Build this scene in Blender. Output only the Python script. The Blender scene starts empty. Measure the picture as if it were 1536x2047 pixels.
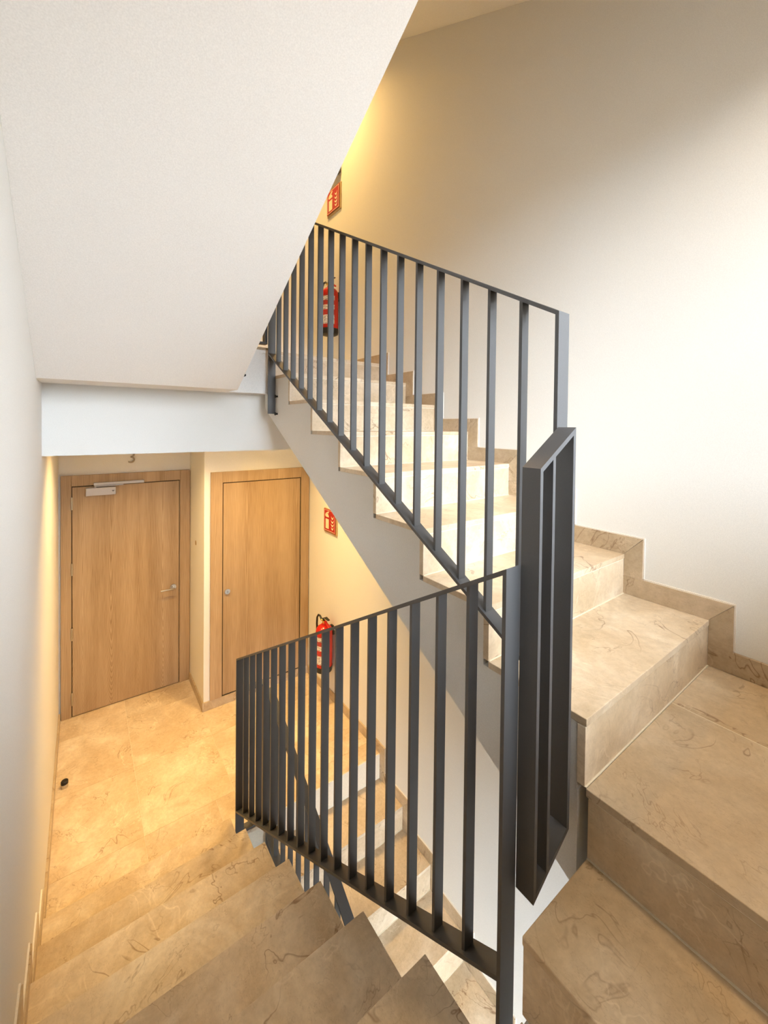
import bpy, bmesh, math, random
from mathutils import Matrix, Vector
from mathutils.geometry import tessellate_polygon
random.seed(7)
S = bpy.context.scene
C = S.collection

# ------------------------------------------------------------------ camera
cam = bpy.data.cameras.new('camera'); cam_o = bpy.data.objects.new('camera', cam); C.objects.link(cam_o)
rt, up, fw = Vector((0.80566, -0.59228, 0.01102)), Vector((0.00051, 0.01929, 0.99981)), Vector((0.59238, 0.8055, -0.01584))
M = Matrix.Identity(4)
for i in range(3):
    M[i][0], M[i][1], M[i][2] = rt[i], up[i], -fw[i]
M[2][3] = 2.583
cam_o.matrix_world = M
cam.sensor_fit = 'HORIZONTAL'; cam.sensor_width = 36.0
cam.lens = 819.78 / 1536 * 36.0
cam.shift_y = -(1023.5 - 863.0) / 1536
cam.clip_start = 0.02
S.camera = cam_o
S.cycles.caustics_reflective = False; S.cycles.caustics_refractive = False
S.cycles.adaptive_threshold = 0.03; S.cycles.max_bounces = 6; S.cycles.glossy_bounces = 2

# ------------------------------------------------------------------ world, exposure
S.view_settings.view_transform = 'Standard'; S.view_settings.look = 'None'
S.view_settings.exposure = 0.12; S.view_settings.gamma = 1.0; S.view_settings.use_curve_mapping = False
W = bpy.data.worlds.new('sky'); S.world = W; W.use_nodes = True
wn = W.node_tree.nodes; wl = W.node_tree.links
bg = wn['Background']; bg.inputs['Strength'].default_value = 1.0
# overcast-bright sky: pale at the horizon, bluer and dimmer overhead; dull ground below the horizon
gm = wn.new('ShaderNodeTexCoord'); sx = wn.new('ShaderNodeSeparateXYZ'); mr = wn.new('ShaderNodeMapRange'); cr = wn.new('ShaderNodeValToRGB')
mr.inputs[1].default_value = -1.0; mr.inputs[2].default_value = 1.0
e = cr.color_ramp.elements
while len(e) < 4: e.new(0.5)
for x, (p, c) in zip(e, ((0.49, (0.13, 0.124, 0.115)), (0.515, (0.64, 0.73, 0.82)), (0.75, (0.76, 0.86, 0.96)), (1.0, (0.72, 0.84, 0.97)))): x.position = p; x.color = (*c, 1)
bg.inputs['Strength'].default_value = 28.0
wl.new(gm.outputs['Generated'], sx.inputs[0]); wl.new(sx.outputs[2], mr.inputs[0]); wl.new(mr.outputs[0], cr.inputs[0]); wl.new(cr.outputs[0], bg.inputs['Color'])

def area(name, loc, size, size_y, energy, color, rot=(0, 0, 0), shape='RECTANGLE', spread=math.pi, portal=False):
    l = bpy.data.lights.new(name, 'AREA'); l.shape = shape; l.size = size
    if shape in ('RECTANGLE', 'ELLIPSE'): l.size_y = size_y
    l.energy = energy; l.color = color; l.spread = spread
    o = bpy.data.objects.new(name, l); C.objects.link(o); o.location = loc; o.rotation_euler = rot
    if portal: l.cycles.is_portal = True
    return o
WX0, WX1, WZ0, WZ1 = 0.35, 1.84, 2.38, 3.88          # window opening in the back wall
BACK = -0.42
VX0, VX1, VZ0, VZ1 = 0.35, 1.80, -0.68, 0.82           # window one storey down
for a, b, c, d in ((WX0, WX1, WZ0, WZ1), (VX0, VX1, VZ0, VZ1)):
    area('window_portal', ((a + b) / 2, BACK - 0.26, (c + d) / 2), b - a, d - c, 1, (1, 1, 1), (math.radians(-90), 0, 0), portal=True)

# ------------------------------------------------------------------ materials
def newmat(name):
    m = bpy.data.materials.new(name); m.use_nodes = True
    nt = m.node_tree; return m, nt, nt.nodes['Principled BSDF']
def N(nt, t, **kw):
    n = nt.nodes.new(t)
    for k, v in kw.items():
        if k in n.inputs: n.inputs[k].default_value = v
        else: setattr(n, k, v)
    return n
def ramp(nt, fac, stops):
    r = nt.nodes.new('ShaderNodeValToRGB'); e = r.color_ramp.elements
    while len(e) < len(stops): e.new(0.5)
    for x, (p, c) in zip(e, stops): x.position = p; x.color = c if len(c) == 4 else (*c, 1)
    nt.links.new(fac, r.inputs[0]); return r
def mixc(nt, fac, a, b, mode='MIX'):
    n = nt.nodes.new('ShaderNodeMix'); n.data_type = 'RGBA'; n.blend_type = mode
    for s, v in ((n.inputs[0], fac), (n.inputs[6], a), (n.inputs[7], b)):
        if hasattr(v, 'is_linked'): nt.links.new(v, s)
        elif isinstance(v, tuple): s.default_value = (*v[:3], 1)
        else: s.default_value = v
    return n.outputs[2]
def rnd_coord(nt, amount=40.0):
    tc = N(nt, 'ShaderNodeTexCoord'); oi = N(nt, 'ShaderNodeObjectInfo')
    mu = N(nt, 'ShaderNodeMath', operation='MULTIPLY'); mu.inputs[1].default_value = amount
    nt.links.new(oi.outputs['Random'], mu.inputs[0])
    ad = N(nt, 'ShaderNodeVectorMath', operation='ADD')
    nt.links.new(tc.outputs['Object'], ad.inputs[0]); nt.links.new(mu.outputs[0], ad.inputs[1])
    return ad.outputs[0], oi.outputs['Random']

def simple(name, col, rough=0.5, metal=0.0, bump=0.0, bscale=200.0, spec=0.5):
    m, nt, b = newmat(name)
    b.inputs['Base Color'].default_value = (*col, 1); b.inputs['Roughness'].default_value = rough
    b.inputs['Metallic'].default_value = metal; b.inputs['Specular IOR Level'].default_value = spec
    tc = N(nt, 'ShaderNodeTexCoord'); n = N(nt, 'ShaderNodeTexNoise', Scale=bscale, Detail=4.0)
    nt.links.new(tc.outputs['Object'], n.inputs['Vector'])
    d = tuple(c * 0.94 for c in col); u = tuple(min(1, c * 1.04) for c in col)
    r = ramp(nt, n.outputs['Fac'], [(0.3, d), (0.7, u)]); nt.links.new(r.outputs[0], b.inputs['Base Color'])
    if bump:
        bp = N(nt, 'ShaderNodeBump', Strength=bump, Distance=0.002); nt.links.new(n.outputs['Fac'], bp.inputs['Height'])
        nt.links.new(bp.outputs[0], b.inputs['Normal'])
    return m

def marble(name, base, dark, light, vein, gloss=0.3, stretch=(1, 1, 1)):
    m, nt, b = newmat(name); L = nt.links
    co, r01 = rnd_coord(nt)
    mp = N(nt, 'ShaderNodeMapping'); mp.inputs['Scale'].default_value = stretch; L.new(co, mp.inputs['Vector']); co = mp.outputs[0]
    n1 = N(nt, 'ShaderNodeTexNoise', Scale=4.0, Detail=6.0, Roughness=0.65, Distortion=0.9); L.new(co, n1.inputs['Vector'])
    c1 = ramp(nt, n1.outputs['Fac'], [(0.30, dark), (0.50, base), (0.70, light)])
    # soft cloudy bands
    n2 = N(nt, 'ShaderNodeTexNoise', Scale=1.7, Detail=3.0, Distortion=1.5); L.new(co, n2.inputs['Vector'])
    f2 = ramp(nt, n2.outputs['Fac'], [(0.42, (0, 0, 0)), (0.62, (1, 1, 1))])
    k = N(nt, 'ShaderNodeMath', operation='MULTIPLY'); k.inputs[1].default_value = 0.65; L.new(f2.outputs[0], k.inputs[0])
    c2 = mixc(nt, k.outputs[0], c1.outputs[0], dark)
    # long soft streaks along the slab
    ms = N(nt, 'ShaderNodeMapping'); ms.inputs['Scale'].default_value = (5.5, 2.2, 5.5); ms.inputs['Rotation'].default_value = (0, 0, 0.35); L.new(co, ms.inputs['Vector'])
    ns = N(nt, 'ShaderNodeTexNoise', Scale=1.0, Detail=6.0, Roughness=0.6, Distortion=0.5); L.new(ms.outputs[0], ns.inputs['Vector'])
    fs = ramp(nt, ns.outputs['Fac'], [(0.36, (0.93, 0.92, 0.90)), (0.5, (1, 1, 1)), (0.66, (1.06, 1.07, 1.085))])
    c2 = mixc(nt, 1.0, c2, fs.outputs[0], 'MULTIPLY')
    nh = N(nt, 'ShaderNodeTexNoise', Scale=2.2, Detail=5.0, Roughness=0.75); L.new(ms.outputs[0], nh.inputs['Vector'])
    ah = N(nt, 'ShaderNodeMath', operation='SUBTRACT'); ah.inputs[1].default_value = 0.5; L.new(nh.outputs['Fac'], ah.inputs[0])
    bh = N(nt, 'ShaderNodeMath', operation='ABSOLUTE'); L.new(ah.outputs[0], bh.inputs[0])
    fh = ramp(nt, bh.outputs[0], [(0.0, (0.22, 0.22, 0.22)), (0.008, (0, 0, 0))])
    c2 = mixc(nt, fh.outputs[0], c2, vein)
    # thin wandering veins
    def veins(scale, width, distort, strength, color, below):
        nv = N(nt, 'ShaderNodeTexNoise', Scale=scale, Detail=4.0, Roughness=0.6, Distortion=distort); L.new(co, nv.inputs['Vector'])
        a = N(nt, 'ShaderNodeMath', operation='SUBTRACT'); a.inputs[1].default_value = 0.5; L.new(nv.outputs['Fac'], a.inputs[0])
        ab = N(nt, 'ShaderNodeMath', operation='ABSOLUTE'); L.new(a.outputs[0], ab.inputs[0])
        rv = ramp(nt, ab.outputs[0], [(0.0, (1, 1, 1)), (width, (0, 0, 0))])
        nm = N(nt, 'ShaderNodeTexNoise', Scale=scale * 0.9 + 1.3, Detail=2.0); L.new(co, nm.inputs['Vector'])
        rm = ramp(nt, nm.outputs['Fac'], [(0.48, (0, 0, 0)), (0.62, (1, 1, 1))])
        q = N(nt, 'ShaderNodeMath', operation='MULTIPLY'); L.new(rv.outputs[0], q.inputs[0]); L.new(rm.outputs[0], q.inputs[1])
        q2 = N(nt, 'ShaderNodeMath', operation='MULTIPLY'); q2.inputs[1].default_value = strength; L.new(q.outputs[0], q2.inputs[0])
        return mixc(nt, q2.outputs[0], below, color)
    c3 = veins(2.6, 0.007, 1.0, 0.85, vein, c2)
    c4 = veins(5.0, 0.008, 0.7, 0.5, vein, c3)
    c5 = veins(2.1, 0.008, 1.2, 0.35, tuple(min(1, x * 1.25) for x in light), c4)
    # grain
    n3 = N(nt, 'ShaderNodeTexNoise', Scale=45.0, Detail=3.0, Roughness=0.7); L.new(co, n3.inputs['Vector'])
    g = ramp(nt, n3.outputs['Fac'], [(0.3, (0.90, 0.89, 0.88)), (0.7, (1.06, 1.06, 1.06))])
    c6 = mixc(nt, 1.0, c5, g.outputs[0], 'MULTIPLY')
    tone = N(nt, 'ShaderNodeMapRange'); tone.inputs[3].default_value = 0.92; tone.inputs[4].default_value = 1.06; L.new(r01, tone.inputs[0])
    c7 = N(nt, 'ShaderNodeVectorMath', operation='SCALE'); L.new(c6, c7.inputs[0]); L.new(tone.outputs[0], c7.inputs['Scale'])
    L.new(c7.outputs[0], b.inputs['Base Color'])
    b.inputs['Roughness'].default_value = gloss; b.inputs['Specular IOR Level'].default_value = 0.35
    return m

def oak(name, flitch, cath=True):
    """Oak veneer: grain along Z, cathedral figure repeated in flitches along X."""
    m, nt, b = newmat(name); L = nt.links
    tc = N(nt, 'ShaderNodeTexCoord'); sp = N(nt, 'ShaderNodeSeparateXYZ'); L.new(tc.outputs['Object'], sp.inputs[0])
    def mth(op, a, c=None):
        n = N(nt, 'ShaderNodeMath', operation=op)
        for i, v in enumerate((a, c)):
            if v is None: continue
            if hasattr(v, 'is_linked'): L.new(v, n.inputs[i])
            else: n.inputs[i].default_value = v
        return n.outputs[0]
    X, Z = sp.outputs[0], sp.outputs[2]
    mpn = N(nt, 'ShaderNodeMapping'); mpn.inputs['Scale'].default_value = (5, 5, 0.9); L.new(tc.outputs['Object'], mpn.inputs['Vector'])
    nz = N(nt, 'ShaderNodeTexNoise', Scale=1.0, Detail=3.0); L.new(mpn.outputs[0], nz.inputs['Vector'])
    wob = mth('MULTIPLY', mth('SUBTRACT', nz.outputs['Fac'], 0.5), 0.05)
    xl = mth('ADD', mth('SUBTRACT', mth('MODULO', mth('ADD', X, 10.0 * flitch), flitch), flitch / 2), wob)
    e0 = 0.012
    r = mth('SQRT', mth('ADD', mth('MULTIPLY', xl, xl), e0 * e0))
    if cath:      # V figure near the floor that straightens upwards
        ex = mth('POWER', 2.71828, mth('MULTIPLY', Z, -1.6))
        r = mth('SUBTRACT', r, mth('MULTIPLY', mth('SUBTRACT', 1.0, ex), 0.17))
    else:
        r = mth('SUBTRACT', r, mth('MULTIPLY', Z, 0.012))
    rr = mth('ADD', r, mth('MULTIPLY', wob, 0.35))
    s = mth('SINE', mth('MULTIPLY', rr, 610.0)); s2 = mth('SINE', mth('MULTIPLY', rr, 1430.0))
    mg = N(nt, 'ShaderNodeMapping'); mg.inputs['Scale'].default_value = (260, 260, 6); L.new(tc.outputs['Object'], mg.inputs['Vector'])
    ng = N(nt, 'ShaderNodeTexNoise', Scale=1.0, Detail=3.0); L.new(mg.outputs[0], ng.inputs['Vector'])
    ml = N(nt, 'ShaderNodeMapping'); ml.inputs['Scale'].default_value = (9, 9, 0.5); L.new(tc.outputs['Object'], ml.inputs['Vector'])
    nl = N(nt, 'ShaderNodeTexNoise', Scale=1.0, Detail=2.0); L.new(ml.outputs[0], nl.inputs['Vector'])
    f = mth('ADD', mth('ADD', mth('MULTIPLY', s, 0.095), mth('MULTIPLY', s2, 0.05)), mth('ADD', mth('MULTIPLY', ng.outputs['Fac'], 0.45), mth('MULTIPLY', nl.outputs['Fac'], 0.55)))
    c = ramp(nt, f, [(0.25, (0.26, 0.16, 0.08)), (0.48, (0.42, 0.285, 0.16)), (0.78, (0.55, 0.40, 0.25))])
    L.new(c.outputs[0], b.inputs['Base Color']); b.inputs['Roughness'].default_value = 0.48
    b.inputs['Specular IOR Level'].default_value = 0.3
    return m

M_WALL = simple('wall_paint', (0.80, 0.785, 0.75), 0.9, bump=0.15, bscale=350, spec=0.15)
M_SOFFIT = simple('ceiling_paint', (0.89, 0.875, 0.85), 0.92, bump=0.2, bscale=260, spec=0.12)
M_PLASTER = simple('stringer_paint', (0.76, 0.73, 0.68), 0.85, bump=0.15, bscale=300, spec=0.15)
MB = dict(base=(0.69, 0.555, 0.39), dark=(0.57, 0.425, 0.265), light=(0.79, 0.68, 0.525), vein=(0.27, 0.155, 0.08))
M_TREAD = marble('marble_tread', gloss=0.36, **MB)
M_RISER = marble('marble_riser', gloss=0.34, **MB)
M_SKIRT = marble('marble_skirting', gloss=0.38, base=(0.52, 0.41, 0.28), dark=(0.43, 0.32, 0.20), light=(0.61, 0.49, 0.36), vein=(0.22, 0.13, 0.07))
M_MORTAR = simple('mortar', (0.80, 0.71, 0.56), 0.9, bscale=120)
M_CAULK = simple('white_caulk', (0.80, 0.74, 0.66), 0.7)
M_STEEL = simple('anthracite_steel', (0.090, 0.088, 0.088), 0.46, metal=0.2, bump=0.04, bscale=400)
M_OAK1 = oak('oak_door', 0.42, True); M_OAK2 = oak('oak_door_plain', 0.5, False); M_OAKF = oak('oak_casing', 0.3, False)
M_GAP = simple('dark_gap', (0.03, 0.018, 0.01), 0.9)
M_CHROME = simple('brushed_steel', (0.62, 0.60, 0.57), 0.28, metal=1.0)
M_SILVER = simple('silver_enamel', (0.50, 0.47, 0.46), 0.4, metal=0.4)
M_BRONZE = simple('bronze_letter', (0.30, 0.22, 0.13), 0.4, metal=0.7)
M_RED = simple('red_enamel', (0.50, 0.014, 0.008), 0.22)
M_SIGNRED = simple('sign_red', (0.40, 0.010, 0.012), 0.5)
M_CREAM = simple('sign_cream', (0.80, 0.72, 0.48), 0.5)
M_BACKPLATE = simple('sign_backplate', (0.50, 0.36, 0.18), 0.4)
M_BLACK = simple('black_rubber', (0.012, 0.011, 0.010), 0.45)
M_BRASS = simple('brass', (0.75, 0.52, 0.16), 0.25, metal=1.0)
M_DARKBOX = simple('dark_plastic', (0.09, 0.065, 0.035), 0.5)
M_WINFRAME = simple('white_frame', (0.75, 0.75, 0.74), 0.5)

def glass_mat():
    m, nt, b = newmat('window_glass')
    tr = N(nt, 'ShaderNodeBsdfTransparent'); gl = N(nt, 'ShaderNodeBsdfGlossy', Roughness=0.02); fr = N(nt, 'ShaderNodeFresnel', IOR=1.45)
    mx = N(nt, 'ShaderNodeMixShader'); L = nt.links
    L.new(fr.outputs[0], mx.inputs[0]); L.new(tr.outputs[0], mx.inputs[1]); L.new(gl.outputs[0], mx.inputs[2])
    L.new(mx.outputs[0], nt.nodes['Material Output'].inputs['Surface']); return m
M_GLASS = glass_mat()
def lamp_mat():
    m, nt, b = newmat('lamp_diffuser')
    b.inputs['Emission Color'].default_value = (1.0, 0.66, 0.32, 1); b.inputs['Emission Strength'].default_value = 6.0
    b.inputs['Base Color'].default_value = (0.8, 0.75, 0.65, 1); return m
M_LAMP = lamp_mat()
def label_mat():
    """printed extinguisher sticker: white and red bands with rows of small print"""
    m, nt, b = newmat('printed_label'); L = nt.links
    tc = N(nt, 'ShaderNodeTexCoord'); sp = N(nt, 'ShaderNodeSeparateXYZ'); L.new(tc.outputs['Object'], sp.inputs[0])
    mr = N(nt, 'ShaderNodeMapRange'); mr.inputs[1].default_value = 0.06; mr.inputs[2].default_value = 0.36; L.new(sp.outputs[2], mr.inputs[0])
    bands = ramp(nt, mr.outputs[0], [(0.0, (0.55, 0.02, 0.015)), (0.10, (0.80, 0.74, 0.66)), (0.36, (0.55, 0.02, 0.015)), (0.52, (0.80, 0.74, 0.66)), (0.66, (0.5, 0.02, 0.015)), (0.80, (0.80, 0.74, 0.66)), (0.92, (0.55, 0.02, 0.015))])
    bands.color_ramp.interpolation = 'CONSTANT'
    mp = N(nt, 'ShaderNodeMapping'); mp.inputs['Scale'].default_value = (60, 60, 170); L.new(tc.outputs['Object'], mp.inputs['Vector'])
    n = N(nt, 'ShaderNodeTexNoise', Scale=1.0, Detail=1.0); L.new(mp.outputs[0], n.inputs['Vector'])
    t = ramp(nt, n.outputs['Fac'], [(0.50, (0, 0, 0)), (0.54, (1, 1, 1))])
    k = N(nt, 'ShaderNodeMath', operation='MULTIPLY'); k.inputs[1].default_value = 0.65; L.new(t.outputs[0], k.inputs[0])
    c = mixc(nt, k.outputs[0], bands.outputs[0], (0.16, 0.06, 0.05)); L.new(c, b.inputs['Base Color']); b.inputs['Roughness'].default_value = 0.35
    return m
M_LABEL = label_mat()

# ------------------------------------------------------------------ geometry helpers
def bm_box(bm, x0, x1, y0, y1, z0, z1):
    v = [bm.verts.new(p) for p in ((x0, y0, z0), (x1, y0, z0), (x1, y1, z0), (x0, y1, z0), (x0, y0, z1), (x1, y0, z1), (x1, y1, z1), (x0, y1, z1))]
    for f in ((3, 2, 1, 0), (4, 5, 6, 7), (0, 1, 5, 4), (1, 2, 6, 5), (2, 3, 7, 6), (3, 0, 4, 7)): bm.faces.new([v[i] for i in f])
    return v
def bm_prism(bm, prof, axis, a0, a1):
    """prof: polygon in the two axes other than `axis` (in xyz order), extruded from a0 to a1"""
    def P(p, a):
        return {'x': (a, p[0], p[1]), 'y': (p[0], a, p[1]), 'z': (p[0], p[1], a)}[axis]
    lo = [bm.verts.new(P(p, a0)) for p in prof]; hi = [bm.verts.new(P(p, a1)) for p in prof]
    n = len(prof)
    for i in range(n): bm.faces.new((lo[i], lo[(i + 1) % n], hi[(i + 1) % n], hi[i]))
    if n == 4: bm.faces.new(lo); bm.faces.new(hi)
    else:
        for t in tessellate_polygon([[Vector((p[0], p[1], 0)) for p in prof]]):
            bm.faces.new([lo[i] for i in t]); bm.faces.new([hi[i] for i in t])
    return lo + hi
def bm_cyl(bm, p0, p1, r0, r1=None, seg=20, caps=True):
    p0, p1 = Vector(p0), Vector(p1); r1 = r0 if r1 is None else r1
    d = (p1 - p0).normalized(); u = d.orthogonal().normalized(); w = d.cross(u)
    A = []; B = []
    for i in range(seg):
        a = 2 * math.pi * i / seg; q = u * math.cos(a) + w * math.sin(a)
        A.append(bm.verts.new(p0 + q * r0)); B.append(bm.verts.new(p1 + q * r1))
    for i in range(seg): bm.faces.new((A[i], A[(i + 1) % seg], B[(i + 1) % seg], B[i]))
    if caps: bm.faces.new(A[::-1]); bm.faces.new(B)
def bm_lathe(bm, prof, seg=28, cx=0, cy=0):
    rings = []
    for r, z in prof:
        rings.append([bm.verts.new((cx + r * math.cos(2 * math.pi * i / seg), cy + r * math.sin(2 * math.pi * i / seg), z)) for i in range(seg)])
    for a, b in zip(rings, rings[1:]):
        for i in range(seg): bm.faces.new((a[i], a[(i + 1) % seg], b[(i + 1) % seg], b[i]))
    bm.faces.new(rings[0][::-1]); bm.faces.new(rings[-1])
def bm_tube(bm, pts, r, seg=10):
    pts = [Vector(p) for p in pts]; rings = []; u = None
    for i, p in enumerate(pts):
        d = (pts[min(i + 1, len(pts) - 1)] - pts[max(i - 1, 0)]).normalized()
        u = d.orthogonal().normalized() if u is None else (u - d * u.dot(d)).normalized(); w = d.cross(u)
        rings.append([bm.verts.new(p + (u * math.cos(2 * math.pi * k / seg) + w * math.sin(2 * math.pi * k / seg)) * r) for k in range(seg)])
    for a, b in zip(rings, rings[1:]):
        for i in range(seg): bm.faces.new((a[i], a[(i + 1) % seg], b[(i + 1) % seg], b[i]))
    bm.faces.new(rings[0][::-1]); bm.faces.new(rings[-1])
def link(name, me, mat, parent=None):
    o = bpy.data.objects.new(name, me); C.objects.link(o)
    if mat and not me.materials: me.materials.append(mat)
    if parent: o.parent = parent
    return o
def obj(name, bm, mat, parent=None, smooth=False, bevel=0.0):
    bmesh.ops.recalc_face_normals(bm, faces=bm.faces)
    if smooth:
        for f in bm.faces: f.smooth = True
    me = bpy.data.meshes.new(name); bm.to_mesh(me); bm.free()
    o = link(name, me, mat, parent)
    if bevel:
        md = o.modifiers.new('bevel', 'BEVEL'); md.width = bevel; md.segments = 2; md.limit_method = 'ANGLE'
    if smooth:
        md = o.modifiers.new('split', 'EDGE_SPLIT'); md.split_angle = math.radians(40)
    return o
def box(name, x0, x1, y0, y1, z0, z1, mat, parent=None, bevel=0.0):
    """a box whose object origin sits at its centre"""
    bm = bmesh.new(); bm_box(bm, -(x1 - x0) / 2, (x1 - x0) / 2, -(y1 - y0) / 2, (y1 - y0) / 2, -(z1 - z0) / 2, (z1 - z0) / 2)
    o = obj(name, bm, mat, parent, bevel=bevel); o.location = ((x0 + x1) / 2, (y0 + y1) / 2, (z0 + z1) / 2); return o
def prism(name, prof, axis, a0, a1, mat, parent=None, bevel=0.0):
    bm = bmesh.new(); bm_prism(bm, prof, axis, a0, a1); return obj(name, bm, mat, parent, bevel=bevel)
def empty(name, loc=(0, 0, 0)):
    o = bpy.data.objects.new(name, None); C.objects.link(o); o.location = loc; o.empty_display_size = 0.1; return o
def tag(o, label=None, cat=None, group=None, kind=None):
    if label: o['label'] = label
    if cat: o['category'] = cat
    if group: o['group'] = group
    if kind: o['kind'] = kind
    return o
def struct(o, label=None): return tag(o, label, None, None, 'structure')
def copy_tree(o, parent=None):
    c = o.copy(); C.objects.link(c); c.parent = parent
    for ch in list(o.children): copy_tree(ch, c)
    return c

# ------------------------------------------------------------------ dimensions (metres; landing floor with the doors is z = 0)
H = 0.17; F4 = 3.06
XL, XR = -0.168, 1.894                       # plaster faces of the two long walls
TL, TR = 0.2925, 0.2996                      # going of the two flights
XWL, XWR = 0.728, 0.9925                     # the open well lies between these
YL1 = 2.533                                  # first riser of the flight along the left wall
YR1 = 0.5024                                 # first riser of the flight along the right wall
YC = 0.4935                                  # cross steps end here towards the well
TILE = 0.02; OV = 0.003; SK = 0.078; SKT = 0.012
ZTOP, ZBOT = 6.30, -3.10
YFAR, YSERV, XN = 4.475, 3.874, 0.872        # door wall, closet wall, niche side wall

# ------------------------------------------------------------------ room shell
struct(box('wall_left', XL - 0.15, XL, BACK - 0.25, YFAR + 0.15, ZBOT, ZTOP, M_WALL))
struct(box('wall_right', XR, XR + 0.15, BACK - 0.25, YSERV, ZBOT, ZTOP, M_WALL))
bm = bmesh.new()
for a in ((XL, XR, ZBOT, VZ0), (XL, VX0, VZ0, VZ1), (VX1, XR, VZ0, VZ1), (XL, XR, VZ1, WZ0), (XL, XR, WZ1, ZTOP), (XL, WX0, WZ0, WZ1), (WX1, XR, WZ0, WZ1)):
    bm_box(bm, a[0], a[1], BACK - 0.25, BACK, a[2], a[3])
struct(obj('wall_back', bm, M_WALL))
struct(box('wall_far', XL, XN, YFAR, YFAR + 0.15, ZBOT, ZTOP, M_WALL))
struct(box('wall_service', XN, XR + 0.15, YSERV, YSERV + 0.7, ZBOT, ZTOP, M_WALL))
struct(box('ceiling', XL, XR, BACK - 0.25, YFAR, ZTOP, ZTOP + 0.15, M_SOFFIT))
# window behind the camera
for x0, x1, z0, z1, nm in ((WX0, WX1, WZ0, WZ1, 'window_1'), (VX0, VX1, VZ0, VZ1, 'window_2')):
    wdw = struct(empty(nm, ((x0 + x1) / 2, BACK - 0.2, z0))); cxw = (x0 + x1) / 2
    for a in ((x0, x0 + 0.05, z0, z1), (x1 - 0.05, x1, z0, z1), (x0 + 0.05, x1 - 0.05, z0, z0 + 0.05), (x0 + 0.05, x1 - 0.05, z1 - 0.05, z1), (cxw - 0.025, cxw + 0.025, z0 + 0.05, z1 - 0.05)):
        o = box('window_frame', a[0], a[1], BACK - 0.22, BACK - 0.16, a[2], a[3], M_WINFRAME); o.location -= wdw.location; o.parent = wdw
    for a in ((x0 + 0.05, cxw - 0.025), (cxw + 0.025, x1 - 0.05)):
        o = box('pane', a[0], a[1], BACK - 0.195, BACK - 0.189, z0 + 0.05, z1 - 0.05, M_GLASS); o.location -= wdw.location; o.parent = wdw
struct(box('floor_below', XL, XR, BACK, YFAR, ZBOT - 0.1, -F4, M_TREAD))

# landing floor with the doors: slab, nosing, tiles with recessed joints
floor = struct(box('floor', XL, XR, 2.57, YFAR, -0.28, -0.002, M_MORTAR), 'cream marble landing floor in front of the two oak doors')
XT = [XL + SKT, 0.31, 0.862, 1.385, XR - SKT]
YT = [2.62, 2.90, 3.535, 4.16, YFAR - 0.002]
G = 0.0011
for i in range(4):
    for j in range(4):
        x0, x1, y0, y1 = XT[i], XT[i + 1], YT[j], YT[j + 1]
        if i >= 2 and y0 > YSERV: continue
        if i >= 2: y1 = min(y1, YSERV - SKT)
        if j == 0 and i == 0: y0 = YL1 + 0.002
        if j == 0 and i >= 1: y0 = 2.555 if i < 3 else 2.555
        if j == 0 and i == 2:       # beside the top step of the lower flight
            o = box('tile', x0 + G, 0.9913, y0, y1 - G, -0.02, 0.0, M_TREAD); o.location -= floor.location; o.parent = floor
            x0 = 0.9925
        if j == 0 and i >= 2: y0 = 2.7206
        if j == 0 and i == 1:       # tile beside the well: the flight meets it on one side
            y0 = YL1 + 0.002
            o = box('tile', x0 + G, 0.735, y0, y1 - G, -0.02, 0.0, M_TREAD); o.location -= floor.location; o.parent = floor
            x0 = 0.735 + G; y0 = 2.56
        o = box('tile', x0 + G, x1 - G, y0, y1 - G, -0.02, 0.0, M_TREAD); o.location -= floor.location; o.parent = floor
# upper landing slab, its beam and ceilings
struct(box('floor_upper', XL, XR, 2.62, YFAR, 2.78, F4 - 0.022, M_SOFFIT))
prism_o = prism('slab_edge', [(2.5335, 2.777), (2.62, 2.777), (2.62, F4), (2.5335, F4)], 'x', XL, 0.715, M_SOFFIT); struct(prism_o)
struct(box('slab_well', 0.7152, 0.9925, 2.585, 2.62, 2.777, F4 - 0.004, M_SOFFIT))
struct(box('slab_tile_edge', 0.7152, 0.9925, 2.580, 2.66, F4 - 0.004, F4 + 0.012, M_SKIRT))
struct(box('beam', XL, XR, 2.716, 2.95, 2.405, 2.78, M_WALL))
struct(box('ceiling_upper', XL, XR, 2.72, YFAR, 5.90, 6.12, M_SOFFIT))

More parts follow.
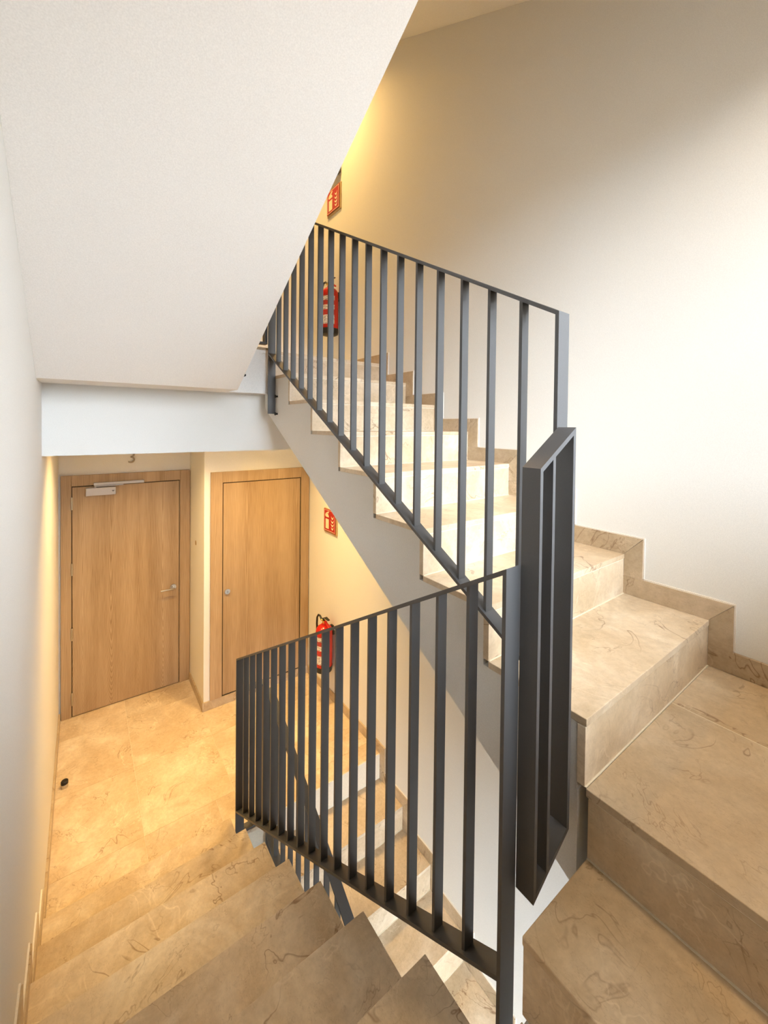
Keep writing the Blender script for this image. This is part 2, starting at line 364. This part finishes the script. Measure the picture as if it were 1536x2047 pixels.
# ------------------------------------------------------------------ stair flights
def flight(name, x0, x1, y0, d, z0, n, going, soffit, tiles=True, tiled_top=True, ztop_fix=None, name_body='stringer'):
    """n risers starting at y0, climbing in direction d along y; soffit = list of (y, z) closing the body from top end to bottom end"""
    root = empty(name, ((x0 + x1) / 2, y0, z0))
    cut = TILE if tiles else 0.0
    prof = []
    for k in range(n):
        y = y0 + d * (k * going + cut)
        prof.append((y, z0 + k * H - (cut if k else cut))); prof.append((y, z0 + (k + 1) * H - cut))
    prof.append((y0 + d * n * going, z0 + n * H - cut)) if not tiled_top else None
    prof += soffit
    ins = 0.0015 if tiles else 0.0
    bm = bmesh.new(); bm_prism(bm, prof, 'x', x0 + ins, x1 - ins)
    b = obj(name_body, bm, M_PLASTER if tiles else M_SOFFIT); b.parent = root; b.location = -root.location
    if tiles:
        w = (x1 - x0)
        for k in range(n):
            yr = y0 + d * k * going; zt = z0 + (k + 1) * H
            if k == n - 1 and ztop_fix is not None: zt = ztop_fix
            zb = z0 + k * H
            o = box('riser', x0, x1, min(yr, yr + d * TILE), max(yr, yr + d * TILE), zb, zt - TILE - 0.004, M_RISER); o.location -= root.location; o.parent = root
            o = box('grout_line', x0 + 0.0005, x1, min(yr + d * 0.0005, yr + d * TILE), max(yr + d * 0.0005, yr + d * TILE), zt - TILE - 0.0039, zt - TILE - 0.0001, M_MORTAR); o.location -= root.location; o.parent = root
            o = box('grout_line', x0 + 0.001, x1, min(yr, yr - d * 0.004), max(yr, yr - d * 0.004), zb - 0.0005, zb + 0.0016, M_MORTAR); o.location -= root.location; o.parent = root
            ya = yr - d * OV; yb = yr + d * (going - 0.001 if k < n - 1 else 0.14)
            o = box('tread', x0 - 0.001, x1, min(ya, yb), max(ya, yb), zt - TILE, zt, M_TREAD, bevel=0.0015); o.location -= root.location; o.parent = root
    return root

# flight along the left wall, from the doors up towards the window
SL = lambda y: -0.45 + 0.08 - (y - YL1) * H / TL            # its soffit line
fl = flight('stair_flight', XL + SKT, XWL, YL1, -1, 0.0, 8, TL, [(YC - 0.14, 1.34), (YC - 0.14, 1.10), (0.60, 0.90), (2.545, -0.24), (2.545, -0.02)])
tag(fl, 'brown-beige marble stair flight descending beside the left wall to the oak doors', 'stairs', 'marble stair flights')
# flight along the right wall, from the stair turn up to the upper landing
SR = lambda y: 1.891 + 0.575 * (y - 1.33)
fr = flight('stair_flight', XWR, XR - SKT, YR1, 1, 1.70, 8, TR, [(2.7392, F4 - TILE), (2.7392, SR(2.7392) + 0.02), (2.715, SR(2.715)), (0.520, SR(0.52)), (0.520, 1.68)])
tag(fr, 'pale marble stair flight climbing along the right wall behind the tall railing', 'stairs', 'marble stair flights')
# the flight below, seen through the well
LOW = -F4 - 0.025; LY = -0.02
fb = flight('stair_flight', XWR, XR - SKT, YR1 + LY, 1, 1.70 + LOW, 8, TR, [(2.715, -TILE), (2.715, -0.30), (0.520, SR(0.52) + LOW), (0.520, 1.68 + LOW)], ztop_fix=0.0)
tag(fb, 'lower marble stair flight with white risers seen down through the well', 'stairs', 'marble stair flights')
# flights overhead: only their undersides show
fu = flight('stair_flight_overhead', XL + 0.0004, 0.716, YL1, -1, F4, 8, TL, [(YL1 - 8 * TL, 4.097), (2.393, 2.777), (YL1, 2.777)], tiles=False, tiled_top=False, name_body='soffit')
tag(fu, 'smooth white sloping underside of the flight overhead', 'stairs')
SU = lambda y: 5.427 + 0.552 * (y - 2.42)
fv = flight('stair_flight_overhead', XWR, XR - 0.0004, YR1, 1, 1.70 + F4, 8, TR, [(2.70, 6.12), (2.70, SU(2.7)), (0.30, SU(0.30)), (0.30, 4.70)], tiles=False, tiled_top=True, name_body='soffit')
tag(fv, 'ochre-lit underside of the next flight above the tall wall', 'stairs')

# stair turn: lower quarter landing, one cross tread, upper quarter landing
low_turn = empty('stair_landing', (0.28, 0.0, 1.36))
tag(low_turn, 'lower marble quarter landing at the foot of the cross step, almost out of view', 'landing')
turn = empty('stair_landing', (1.3, 0.0, 1.53))
tag(turn, 'upper marble quarter landing with cross step in front of the tall wall', 'landing')
def into(o, root): o.location -= root.location; o.parent = root; return o
bm = bmesh.new()
bm_box(bm, XL + 0.001, XWL - 0.003, BACK + 0.002, YC - 0.16, 1.10, 1.338)
b = obj('slab', bm, M_PLASTER); b.location = -low_turn.location; b.parent = low_turn
bm = bmesh.new()
bm_prism(bm, [ (XWL - 0.002, 1.10), (XWR + 0.03, 1.39), (XWR + 0.35, 1.39), (XR - 0.001, 1.39), (XR - 0.001, 1.6985), (XWR + 0.022, 1.6985), (XWR + 0.022, 1.508), (0.757, 1.508), (0.757, 1.338), (XWL - 0.002, 1.338)], 'y', BACK + 0.002, YC - 0.0015)
b = obj('slab', bm, M_PLASTER); b.location = -turn.location; b.parent = turn
into(box('tile', XL + SKT, 0.2985, BACK + SKT, 0.344, 1.34, 1.36, M_TREAD), low_turn)
into(box('tile', 0.3015, 0.7265, BACK + SKT, 0.344, 1.34, 1.36, M_TREAD), low_turn)
into(box('riser', 0.737, 0.757, BACK + 0.002, YC, 1.36, 1.506, M_RISER), turn)
into(box('tread', 0.732, 0.9945, BACK + 0.002, YC + 0.001, 1.51, 1.53, M_TREAD, bevel=0.003), turn)
into(box('riser', 0.9945, 1.0145, BACK + 0.002, YC, 1.53, 1.676, M_RISER), turn)
into(box('grout_line', 0.995, 1.0145, BACK + 0.002, YC - 0.001, 1.6761, 1.6799, M_MORTAR), turn)
into(box('grout_line', 0.7375, 0.757, BACK + 0.002, YC - 0.001, 1.5061, 1.5099, M_MORTAR), turn)
into(box('grout_line', 0.9900, 0.9945, BACK + 0.002, YC - 0.001, 1.5295, 1.5316, M_MORTAR), turn)
into(box('grout_line', 1.5288, 1.5314, BACK + SKT, YR1 - 0.0044, 1.69, 1.6997, M_MORTAR), turn)
into(box('tile', 0.9915, 1.5290, BACK + SKT, YR1 - 0.0042, 1.68, 1.70, M_TREAD, bevel=0.0015), turn)
into(box('tile', 1.5312, XR - SKT, BACK + SKT, YR1 - 0.0042, 1.68, 1.70, M_TREAD, bevel=0.0015), turn)
# quarter landing one storey down and one storey up (undersides and light blockers)
struct(box('slab_lower_turn', XWR, XR, BACK, YR1 + LY, 1.40 + LOW, 1.70 + LOW, M_TREAD))
struct(box('slab_upper_turn', XL, XWL, BACK, YL1 - 8 * TL - 0.001, 4.10, 4.42, M_SOFFIT))
struct(box('slab_upper_cross', XWL, XR, BACK, YC, 4.40, 4.76, M_SOFFIT))

# ------------------------------------------------------------------ baseboards
def skirt_box(root, x0, x1, y0, y1, z0, z1): return into(box('skirting_tile', x0, x1, y0, y1, z0, z1, M_SKIRT, bevel=0.001), root)
def skirt_stairs(root, xa, xb, y0, d, z0, n, going, last=None):
    """stepped skirting on a wall, mitred at each nosing"""
    for k in range(n):
        yr = y0 + d * k * going; zb = z0 + k * H; zt = zb + H; w = 0.074
        g = 0.001
        bm = bmesh.new(); bm_prism(bm, [(yr - d * w, zb + SK), (yr - d * g, zb + SK), (yr - d * g, zt), (yr - d * w, zt + SK - g)], 'x', xa, xb)
        o = obj('skirting_tile', bm, M_SKIRT); o.parent = root; o.location = -root.location
        ca, cb = (xa + 0.006, xb) if xb > 1 else (xa, xb - 0.006); q = 0.0045
        bm = bmesh.new(); bm_prism(bm, [(yr - d * (w + q), zb + SK + q), (yr - d * (w - 0.001), zb + SK + q), (yr - d * (w - 0.001), zt + SK + q), (yr - d * (w + q), zt + SK + q)], 'x', ca, cb)
        o = obj('caulk_line', bm, M_CAULK); o.parent = root; o.location = -root.location
        yn = yr + d * going if k < n - 1 else (last if last is not None else yr + d * going)
        bm = bmesh.new(); bm_prism(bm, [(yr, zt), (yn, zt), (yn, zt + SK - g), (yr - d * w + g, zt + SK)], 'x', xa, xb)
        o = obj('skirting_tile', bm, M_SKIRT); o.parent = root; o.location = -root.location
        ye = yn - d * 0.078 if k < n - 1 else yn
        bm = bmesh.new(); bm_prism(bm, [(yr - d * w, zt + SK - 0.002), (ye, zt + SK - 0.002), (ye, zt + SK + q), (yr - d * w, zt + SK + q)], 'x', ca, cb)
        o = obj('caulk_line', bm, M_CAULK); o.parent = root; o.location = -root.location
br = struct(empty('baseboard_right', (XR, 0.5, 1.7)), 'stepped marble skirting along the right wall')
skirt_stairs(br, XR - SKT, XR, YR1, 1, 1.70, 8, TR, YSERV)
skirt_box(br, XR - SKT, XR, BACK, YR1, 1.70, 1.70 + SK)
skirt_stairs(br, XR - SKT, XR, YR1 + LY, 1, 1.70 + LOW, 7, TR, YR1 + LY + 7 * TR)
yy = YR1 + LY + 7 * TR
bm = bmesh.new(); bm_prism(bm, [(yy - 0.074, -0.17 - 0.02 + SK), (yy, -0.19 + SK), (yy, 0.0), (yy - 0.074, SK)], 'x', XR - SKT, XR)
o = obj('skirting_tile', bm, M_SKIRT); o.parent = br; o.location = -br.location
bm = bmesh.new(); bm_prism(bm, [(yy, 0.0), (3.2, 0.0), (3.2, SK), (yy - 0.074, SK)], 'x', XR - SKT, XR)
o = obj('skirting_tile', bm, M_SKIRT); o.parent = br; o.location = -br.location
skirt_box(br, XR - SKT, XR, 3.202, YSERV - SKT, 0, SK)
bl = struct(empty('baseboard_left', (XL, 2.5, 0)), 'stepped marble skirting along the left wall')
skirt_stairs(bl, XL, XL + SKT, YL1, -1, 0.0, 8, TL, BACK)
for a, c in ((YL1 + 0.0, 2.90), (2.902, 3.535), (3.537, 4.16), (4.162, 4.43)): skirt_box(bl, XL, XL + SKT, a, c, 0, SK)
bf = struct(empty('baseboard_far', (XN, YSERV, 0)), 'marble skirting around the niche corner and under the closet door')
skirt_box(bf, XN - SKT, XN, YSERV - SKT, YFAR - 0.045, 0, SK)
for a, c in ((XN, 1.40), (1.402, XR - SKT)): skirt_box(bf, a, c, YSERV - SKT, YSERV, 0, SK)

# ------------------------------------------------------------------ railings: flat steel bars 50 x 10 mm
def bar(root, name, bm): 
    o = obj(name, bm, M_STEEL); o.parent = root; o.location = -root.location; return o
def railing(x0, x1, ya, yb, y1st, ylast, ztop, zbot, z_near_foot, z_far_foot, nb=17, dz=0.0, dy=0.0):
    """ztop / zbot: rails' upper faces as functions of y; posts at ya and yb, nb balusters from y1st to ylast"""
    ya, yb, y1st, ylast = ya + dy, yb + dy, y1st + dy, ylast + dy
    ZT = lambda y: ztop(y - dy) + dz
    ZB = lambda y: zbot(y - dy) + dz
    root = empty('stair_railing', ((x0 + x1) / 2, ya, min(z_near_foot, z_far_foot) + dz))
    T = 0.012; t = 0.010; ix = 0.0095
    bm = bmesh.new(); bm_prism(bm, [(ya - t, ZT(ya - t)), (yb, ZT(yb)), (yb, ZT(yb) - T), (ya - t, ZT(ya - t) - T)], 'x', x0, x1); bar(root, 'top_rail', bm)
    bm = bmesh.new(); bm_prism(bm, [(ya, ZB(ya)), (yb - t, ZB(yb - t)), (yb - t, ZB(yb - t) - T), (ya, ZB(ya) - T)], 'x', x0, x1); bar(root, 'bottom_rail', bm)
    for y1, foot in ((ya, z_near_foot), (yb, z_far_foot)):
        y0 = y1 - t
        bm = bmesh.new(); bm_prism(bm, [(y0, foot + dz), (y1, foot + dz), (y1, ZT(y1) - T), (y0, ZT(y0) - T)], 'x', x0, x1); bar(root, 'end_post', bm)
    for i in range(nb):
        y1 = y1st + (ylast - y1st) * i / (nb - 1); y0 = y1 - t
        bm = bmesh.new(); bm_prism(bm, [(y0, ZB(y0)), (y1, ZB(y1)), (y1, ZT(y1) - T), (y0, ZT(y0) - T)], 'x', x0 + ix, x1 - ix); bar(root, 'baluster', bm)
    return root
LX0, LX1, RX0, RX1 = 0.75, 0.80, 0.943, 0.990
ra = railing(LX0, LX1, 0.570, 2.510, 0.683, 2.400, lambda y: 2.2647 - 0.5718 * (y - 0.57), lambda y: 1.346 - 0.5804 * (y - 0.57), 1.12, 0.02)
tag(ra, 'dark grey steel railing descending beside the near stair flight to the landing', 'railing', 'steel stair railings')
rt_top = lambda y: 2.873 + 0.5517 * (y - 0.57); rt_bot = lambda y: 2.007 + 0.570 * (y - 0.726)
rb = railing(RX0, RX1, 0.572, 2.529, 0.683, 2.415, rt_top, rt_bot, 1.62, 2.648)
tag(rb, 'dark grey steel railing climbing with the pale flight along the right wall', 'railing', 'steel stair railings')
for z in (2.757, 2.647):
    bm = bmesh.new(); bm_cyl(bm, (RX1 - 0.012, 2.487, z), (XWR - 0.0005, 2.487, z), 0.006, seg=10); bm_cyl(bm, (RX1 - 0.016, 2.487, z), (RX1 - 0.010, 2.487, z), 0.010, seg=6)
    o = obj('bolt', bm, M_BLACK, rb); o.location = -rb.location
rc = railing(RX0, RX1, 0.572, 2.529, 0.683, 2.415, rt_top, rt_bot, 1.62, 2.648, dz=-F4, dy=-0.01)
tag(rc, 'dark steel railing of the lower flight seen down between the balusters', 'railing', 'steel stair railings')

def panel(label, xa, xb, ya, yb, zl0, zr0, zl1, zr1, mid):
    """short crosswise railing: slanted frame of flat bars with one middle bar"""
    root = empty('railing_panel', ((xa + xb) / 2, ya, min(zl0, zr0))); t = 0.010; T = 0.013
    zb = lambda x: zl0 + (zr0 - zl0) * (x - xa) / (xb - xa)
    zt = lambda x: zl1 + (zr1 - zl1) * (x - xa) / (xb - xa)
    def P(name, prof):
        bm = bmesh.new(); bm_prism(bm, prof, 'y', ya, yb); bar(root, name, bm)
    P('top_bar', [(xa, zt(xa)), (xb, zt(xb)), (xb, zt(xb) - T), (xa, zt(xa) - T)])
    P('bottom_bar', [(xa, zb(xa)), (xb, zb(xb)), (xb, zb(xb) + T), (xa, zb(xa) + T)])
    for x0, x1, nm in ((xa, xa + t, 'post'), (xb - t, xb, 'post'), (mid, mid + t, 'baluster')):
        P(nm, [(x0, zb(x0) + T), (x1, zb(x1) + T), (x1, zt(x1) - T), (x0, zt(x0) - T)])
    return tag(root, label, 'railing', 'short crosswise railing panels')
panel('narrow slanted steel panel joining the two railings at the stair turn', 0.8005, 0.943, 0.513, 0.559, 1.527, 1.616, 2.492, 2.583, 0.849)
panel('short level steel panel at the floor edge behind the near railing', 0.8005, 0.9425, 2.535, 2.583, 0.026, 0.026, 0.925, 0.925, 0.868)
pu = panel('short level steel panel half hidden by the sloping ceiling edge', 0.8005, 0.9425, 2.535, 2.578, F4 + 0.026, F4 + 0.026, F4 + 0.925, F4 + 0.925, 0.926)
bm = bmesh.new(); bm_cyl(bm, (0.812, 2.572, 2.885), (0.812, 2.5845, 2.885), 0.009, seg=8); o = obj('bolt', bm, M_BLACK, pu); o.location = -pu.location

# ------------------------------------------------------------------ doors
def shift_into(o, root): o.location = o.location - root.location; o.parent = root; return o
d1 = struct(empty('door_1', (0.35, YFAR, 0)), 'wide oak door with lever handle and overhead closer')
YF = 4.447
def casing(root, x0, xi0, xi1, x1, z0, zi, z1, yf, yw):
    for a, c in ((x0, xi0), (xi1, x1)): shift_into(box('jamb', a, c, yf, yw, z0, z1, M_OAKF, bevel=0.0015), root)
    shift_into(box('head_casing', xi0 + 0.0005, xi1 - 0.0005, yf + 0.0005, yw, zi, z1, M_OAKF, bevel=0.0015), root)
casing(d1, -0.152, -0.079, 0.781, 0.868, 0.0, 2.022, 2.116, YF, YFAR)
shift_into(box('rebate', -0.078, 0.780, YF + 0.016, YFAR, 0.0, 2.021, M_GAP), d1)
shift_into(box('rebate_strip', 0.7745, 0.7805, YF + 0.004, YF + 0.016, 0.0, 2.02, M_OAKF), d1)
bm = bmesh.new(); bm_box(bm, -0.073, 0.768, YF + 0.002, YF + 0.016, 0.008, 2.014); leaf1 = obj('door_leaf', bm, M_OAK1, d1, bevel=0.001); leaf1.location = -d1.location
for z0, z1 in ((1.819, 1.928), (1.248, 1.354), (0.679, 0.789), (0.108, 0.222)):
    bm = bmesh.new(); bm_cyl(bm, (-0.076, YF - 0.004, z0), (-0.076, YF - 0.004, z1), 0.007, seg=12); bm_box(bm, -0.083, -0.069, YF - 0.001, YF + 0.0015, z0, z1)
    obj('hinge', bm, M_CHROME, leaf1)
bm = bmesh.new(); bm_cyl(bm, (0.717, YF + 0.002, 0.972), (0.717, YF - 0.008, 0.972), 0.026, seg=24); hr = obj('handle_rose', bm, M_CHROME, leaf1, smooth=True)
bm = bmesh.new(); bm_tube(bm, [(0.717, YF - 0.006, 0.972), (0.717, YF - 0.05, 0.972), (0.712, YF - 0.058, 0.972), (0.70, YF - 0.06, 0.972), (0.60, YF - 0.06, 0.972)], 0.0085); obj('lever_handle', bm, M_CHROME, leaf1, smooth=True)
bm = bmesh.new(); bm_box(bm, 0.021, 0.242, 4.40, YF + 0.002, 1.934, 2.003); cl = obj('closer_body', bm, M_SILVER, leaf1, bevel=0.004)
bm = bmesh.new(); bm_box(bm, 0.212, 0.232, 4.3988, 4.40, 1.970, 1.974); bm_box(bm, 0.218, 0.223, 4.3988, 4.40, 1.962, 1.970); obj('maker_mark', bm, M_BLACK, leaf1)
bm = bmesh.new(); bm_box(bm, 0.077, 0.465, 4.415, YF - 0.0005, 2.022, 2.046); shift_into(obj('closer_rail', bm, M_SILVER, None, bevel=0.003), d1)
bm = bmesh.new(); bm_cyl(bm, (0.092, 4.425, 2.0), (0.092, 4.425, 2.024), 0.010, seg=14); bm_box(bm, 0.082, 0.30, 4.418, 4.432, 2.012, 2.020); shift_into(obj('closer_arm', bm, M_SILVER), d1)

d2 = struct(empty('door_2', (1.4, YSERV, 0)), 'plain oak closet door with small round lock')
YS = YSERV - 0.016
casing(d2, 0.924, 1.026, 1.797, 1.886, SK + 0.001, 2.044, 2.143, YS, YSERV)
shift_into(box('rebate', 1.027, 1.796, YS + 0.013, YSERV, SK + 0.001, 2.043, M_GAP), d2)
bm = bmesh.new(); bm_box(bm, 1.033, 1.786, YS + 0.003, YS + 0.013, 0.092, 2.036); leaf2 = obj('door_leaf', bm, M_OAK2, d2, bevel=0.001); leaf2.location = -d2.location
bm = bmesh.new(); bm_cyl(bm, (1.071, YS + 0.003, 1.04), (1.071, YS - 0.006, 1.04), 0.025, 0.023, seg=24); bm_cyl(bm, (1.071, YS - 0.006, 1.04), (1.071, YS - 0.012, 1.04), 0.013, seg=18); lk = obj('lock_rose', bm, M_CHROME, leaf2, smooth=True)
bm = bmesh.new(); bm_box(bm, 1.0695, 1.0725, YS - 0.0135, YS - 0.012, 1.030, 1.050); obj('keyhole', bm, M_BLACK, leaf2)

# ------------------------------------------------------------------ floor number 3 above the door
cu = bpy.data.curves.new('numeral', 'FONT'); cu.body = '3'; cu.size = 0.155; cu.extrude = 0.006; cu.align_x = 'CENTER'; cu.offset = -0.0015
tmp = bpy.data.objects.new('numeral_tmp', cu); C.objects.link(tmp)
dg = bpy.context.evaluated_depsgraph_get(); me = bpy.data.meshes.new_from_object(tmp.evaluated_get(dg)); bpy.data.objects.remove(tmp)
me.materials.clear()
num = link('floor_number', me, M_BRONZE); num.rotation_euler = (math.radians(90), 0, 0); num.location = (0.369, YFAR - 0.0065, 2.206)
tag(num, 'bronze metal numeral 3 on the wall above the wide oak door', 'number sign')

# ------------------------------------------------------------------ fire extinguishers and signs
def extinguisher(loc, label):
    root = empty('fire_extinguisher', loc); tag(root, label, 'fire extinguisher', 'red wall extinguishers')
    R = 0.078
    bm = bmesh.new(); bm_lathe(bm, [(R - 0.001, 0.055), (R, 0.06), (R, 0.36), (R * 0.96, 0.385), (R * 0.8, 0.408), (R * 0.5, 0.424), (0.028, 0.428), (0.024, 0.44)]); obj('cylinder', bm, M_RED, root, smooth=True)
    bm = bmesh.new(); bm_lathe(bm, [(R * 0.8, 0.0), (R * 0.97, 0.008), (R + 0.002, 0.03), (R + 0.002, 0.056), (R - 0.004, 0.057)]); obj('base_cap', bm, M_BLACK, root, smooth=True)
    bm = bmesh.new(); seg = 18; A = []
    for i in range(seg + 1):
        a = math.radians(165 + 110 * i / seg); A.append([bm.verts.new(((R + 0.0012) * math.cos(a), (R + 0.0012) * math.sin(a), z)) for z in (0.085, 0.345)])
    for p, q_ in zip(A, A[1:]): bm.faces.new((p[0], q_[0], q_[1], p[1]))
    obj('label_sticker', bm, M_LABEL, root, smooth=True)
    bm = bmesh.new(); bm_cyl(bm, (0, 0, 0.436), (0, 0, 0.470), 0.016, seg=16); bm_cyl(bm, (0, 0, 0.455), (-0.012, 0.034, 0.468), 0.010, seg=12); obj('valve', bm, M_BRASS, root, smooth=True)
    bm = bmesh.new(); bm_prism(bm, [(0.02, 0.466), (-0.03, 0.470), (-0.10, 0.425), (-0.10, 0.412), (-0.03, 0.452), (0.02, 0.452)], 'x', -0.010, 0.010); obj('carry_handle', bm, M_RED, root)
    bm = bmesh.new(); bm_prism(bm, [(0.022, 0.482), (-0.03, 0.508), (-0.085, 0.502), (-0.088, 0.496), (-0.03, 0.496), (0.022, 0.468)], 'x', -0.011, 0.011); obj('squeeze_lever', bm, M_BLACK, root)
    bm = bmesh.new(); bm_tube(bm, [(-0.012, 0.03, 0.470), (-0.014, 0.055, 0.492), (-0.016, 0.085, 0.490), (-0.018, 0.105, 0.462), (-0.018, 0.112, 0.40), (-0.016, 0.108, 0.30), (-0.014, 0.094, 0.20), (-0.012, 0.088, 0.13)], 0.009); obj('hose', bm, M_BLACK, root, smooth=True)
    bm = bmesh.new(); bm_box(bm, 0.074, XR - loc[0] - 0.0005, -0.02, 0.02, 0.32, 0.40); bm_box(bm, 0.060, 0.082, -0.055, -0.02, 0.335, 0.37); obj('wall_bracket', bm, M_BLACK, root)
    return root
extinguisher((1.802, 3.352, 0.305), 'red fire extinguisher on the wall beside the closet door')
extinguisher((1.802, 3.302, F4 + 0.33), 'red fire extinguisher on the upper landing wall seen through balusters')

def fire_sign(y0, y1, z0, z1, label):
    """square pictogram plate facing -x; y1 (far) is the viewer's left"""
    s = (y1 - y0); root = empty('fire_sign', (XR, (y0 + y1) / 2, z0)); tag(root, label, 'sign', 'red extinguisher signs')
    def pl(name, pts, d0, d1, mat):
        # pts in unit square, u to the viewer's right, v up
        bm = bmesh.new(); bm_prism(bm, [(y1 - u * s, z0 + v * (z1 - z0)) for u, v in pts], 'x', XR - d1, XR - d0)
        o = obj(name, bm, mat, root); o.location = -root.location
    rc_ = lambda a, b, c, d: [(a, c), (b, c), (b, d), (a, d)]
    pl('back_plate', rc_(0.0, 1.0, 0.0, 1.0), 0.0005, 0.010, M_BACKPLATE)
    pl('red_plate', rc_(0.02, 0.93, 0.07, 0.98), 0.014, 0.017, M_SIGNRED)
    pl('spacer', rc_(0.3, 0.7, 0.3, 0.7), 0.010, 0.014, M_BACKPLATE)
    for r in (rc_(0.05, 0.90, 0.10, 0.115), rc_(0.05, 0.90, 0.935, 0.95), rc_(0.05, 0.065, 0.115, 0.935), rc_(0.885, 0.90, 0.115, 0.935)):
        pl('border_line', r, 0.017, 0.0176, M_CREAM)
    pl('pictogram', rc_(0.17, 0.42, 0.18, 0.58), 0.017, 0.0178, M_CREAM)
    pl('pictogram', [(0.17, 0.66), (0.42, 0.66), (0.42, 0.71), (0.35, 0.80), (0.24, 0.80), (0.17, 0.71)], 0.017, 0.0178, M_CREAM)
    pl('pictogram', [(0.26, 0.815), (0.38, 0.815), (0.44, 0.89), (0.40, 0.91), (0.30, 0.87), (0.17, 0.80), (0.12, 0.70), (0.15, 0.69), (0.20, 0.77), (0.27, 0.83)], 0.017, 0.0178, M_CREAM)
    for k, (vv, w) in enumerate(((0.22, 0.10), (0.36, 0.13), (0.50, 0.12), (0.65, 0.10))):
        c = 0.70
        pl('flame', [(c - w, vv + 0.09), (c - w * 0.6, vv), (c, vv - 0.04), (c + w * 0.6, vv), (c + w, vv + 0.12), (c + w * 0.5, vv + 0.055), (c, vv + 0.03), (c - w * 0.5, vv + 0.045)], 0.017, 0.0178, M_CREAM)
    return root
fire_sign(3.277, 3.522, 1.553, 1.782, 'red extinguisher sign partly cut by the stair edge below')
fire_sign(3.262, 3.512, F4 + 1.49, F4 + 1.725, 'red extinguisher sign high on the ochre wall above the railing')
em = box('emergency_light', XR - 0.055, XR - 0.0005, 3.272, 3.56, F4 + 1.815, F4 + 1.93, M_DARKBOX, bevel=0.006)
tag(em, 'dark box peeking out above the upper extinguisher sign', 'emergency light')

# ------------------------------------------------------------------ door stop and wall cap
ds = empty('door_stop', (-0.104, 3.625, 0)); tag(ds, 'small black and steel door stop on the landing floor', 'door stop')
bm = bmesh.new(); bm_lathe(bm, [(0.020, 0.0005), (0.020, 0.022), (0.018, 0.024)], 20); obj('steel_base', bm, M_CHROME, ds, smooth=True)
bm = bmesh.new(); bm_lathe(bm, [(0.018, 0.024), (0.0215, 0.026), (0.0215, 0.044), (0.018, 0.048)], 20); obj('rubber_ring', bm, M_BLACK, ds, smooth=True)
bm = bmesh.new(); bm_cyl(bm, (XN - 0.004, 4.199, 1.441), (XN - 0.0002, 4.199, 1.441), 0.022, seg=20)
cap = obj('wall_cap', bm, simple('beige_cap', (0.45, 0.33, 0.20), 0.6)); tag(cap, 'small round beige cap on the side wall between the two doors', 'wall cap')

# ------------------------------------------------------------------ ceiling lamps of the two landings (behind the beam)
def downlight(loc, energy, label, color=(1.0, 0.665, 0.255)):
    root = empty('ceiling_downlight', loc); struct(root, label)
    bm = bmesh.new(); bm_lathe(bm, [(0.12, -0.0005), (0.12, -0.02), (0.105, -0.02), (0.105, -0.012)], 28); obj('rim', bm, M_WINFRAME, root, smooth=True)
    bm = bmesh.new(); bm_cyl(bm, (0, 0, -0.012), (0, 0, -0.016), 0.103, seg=28); obj('diffuser', bm, M_LAMP, root)
    a = area('downlight_lamp', (loc[0], loc[1], loc[2] - 0.03), 0.2, 0.2, energy, color, (0, 0, 0), 'DISK', math.radians(112))
    return root
downlight((0.38, 3.30, 2.78), 17, 'round downlight in the landing ceiling behind the beam, nearer the wide oak door')
downlight((1.30, 3.10, 2.78), 19, 'round downlight in the landing ceiling behind the beam, nearer the closet door')
downlight((1.42, 3.20, 5.90), 21, 'round downlight in the ceiling of the upper landing', (1.0, 0.61, 0.20))
downlight((1.15, 0.0, 4.40), 6.5, 'round downlight in the ceiling above the stair turn', (1.0, 0.74, 0.42))
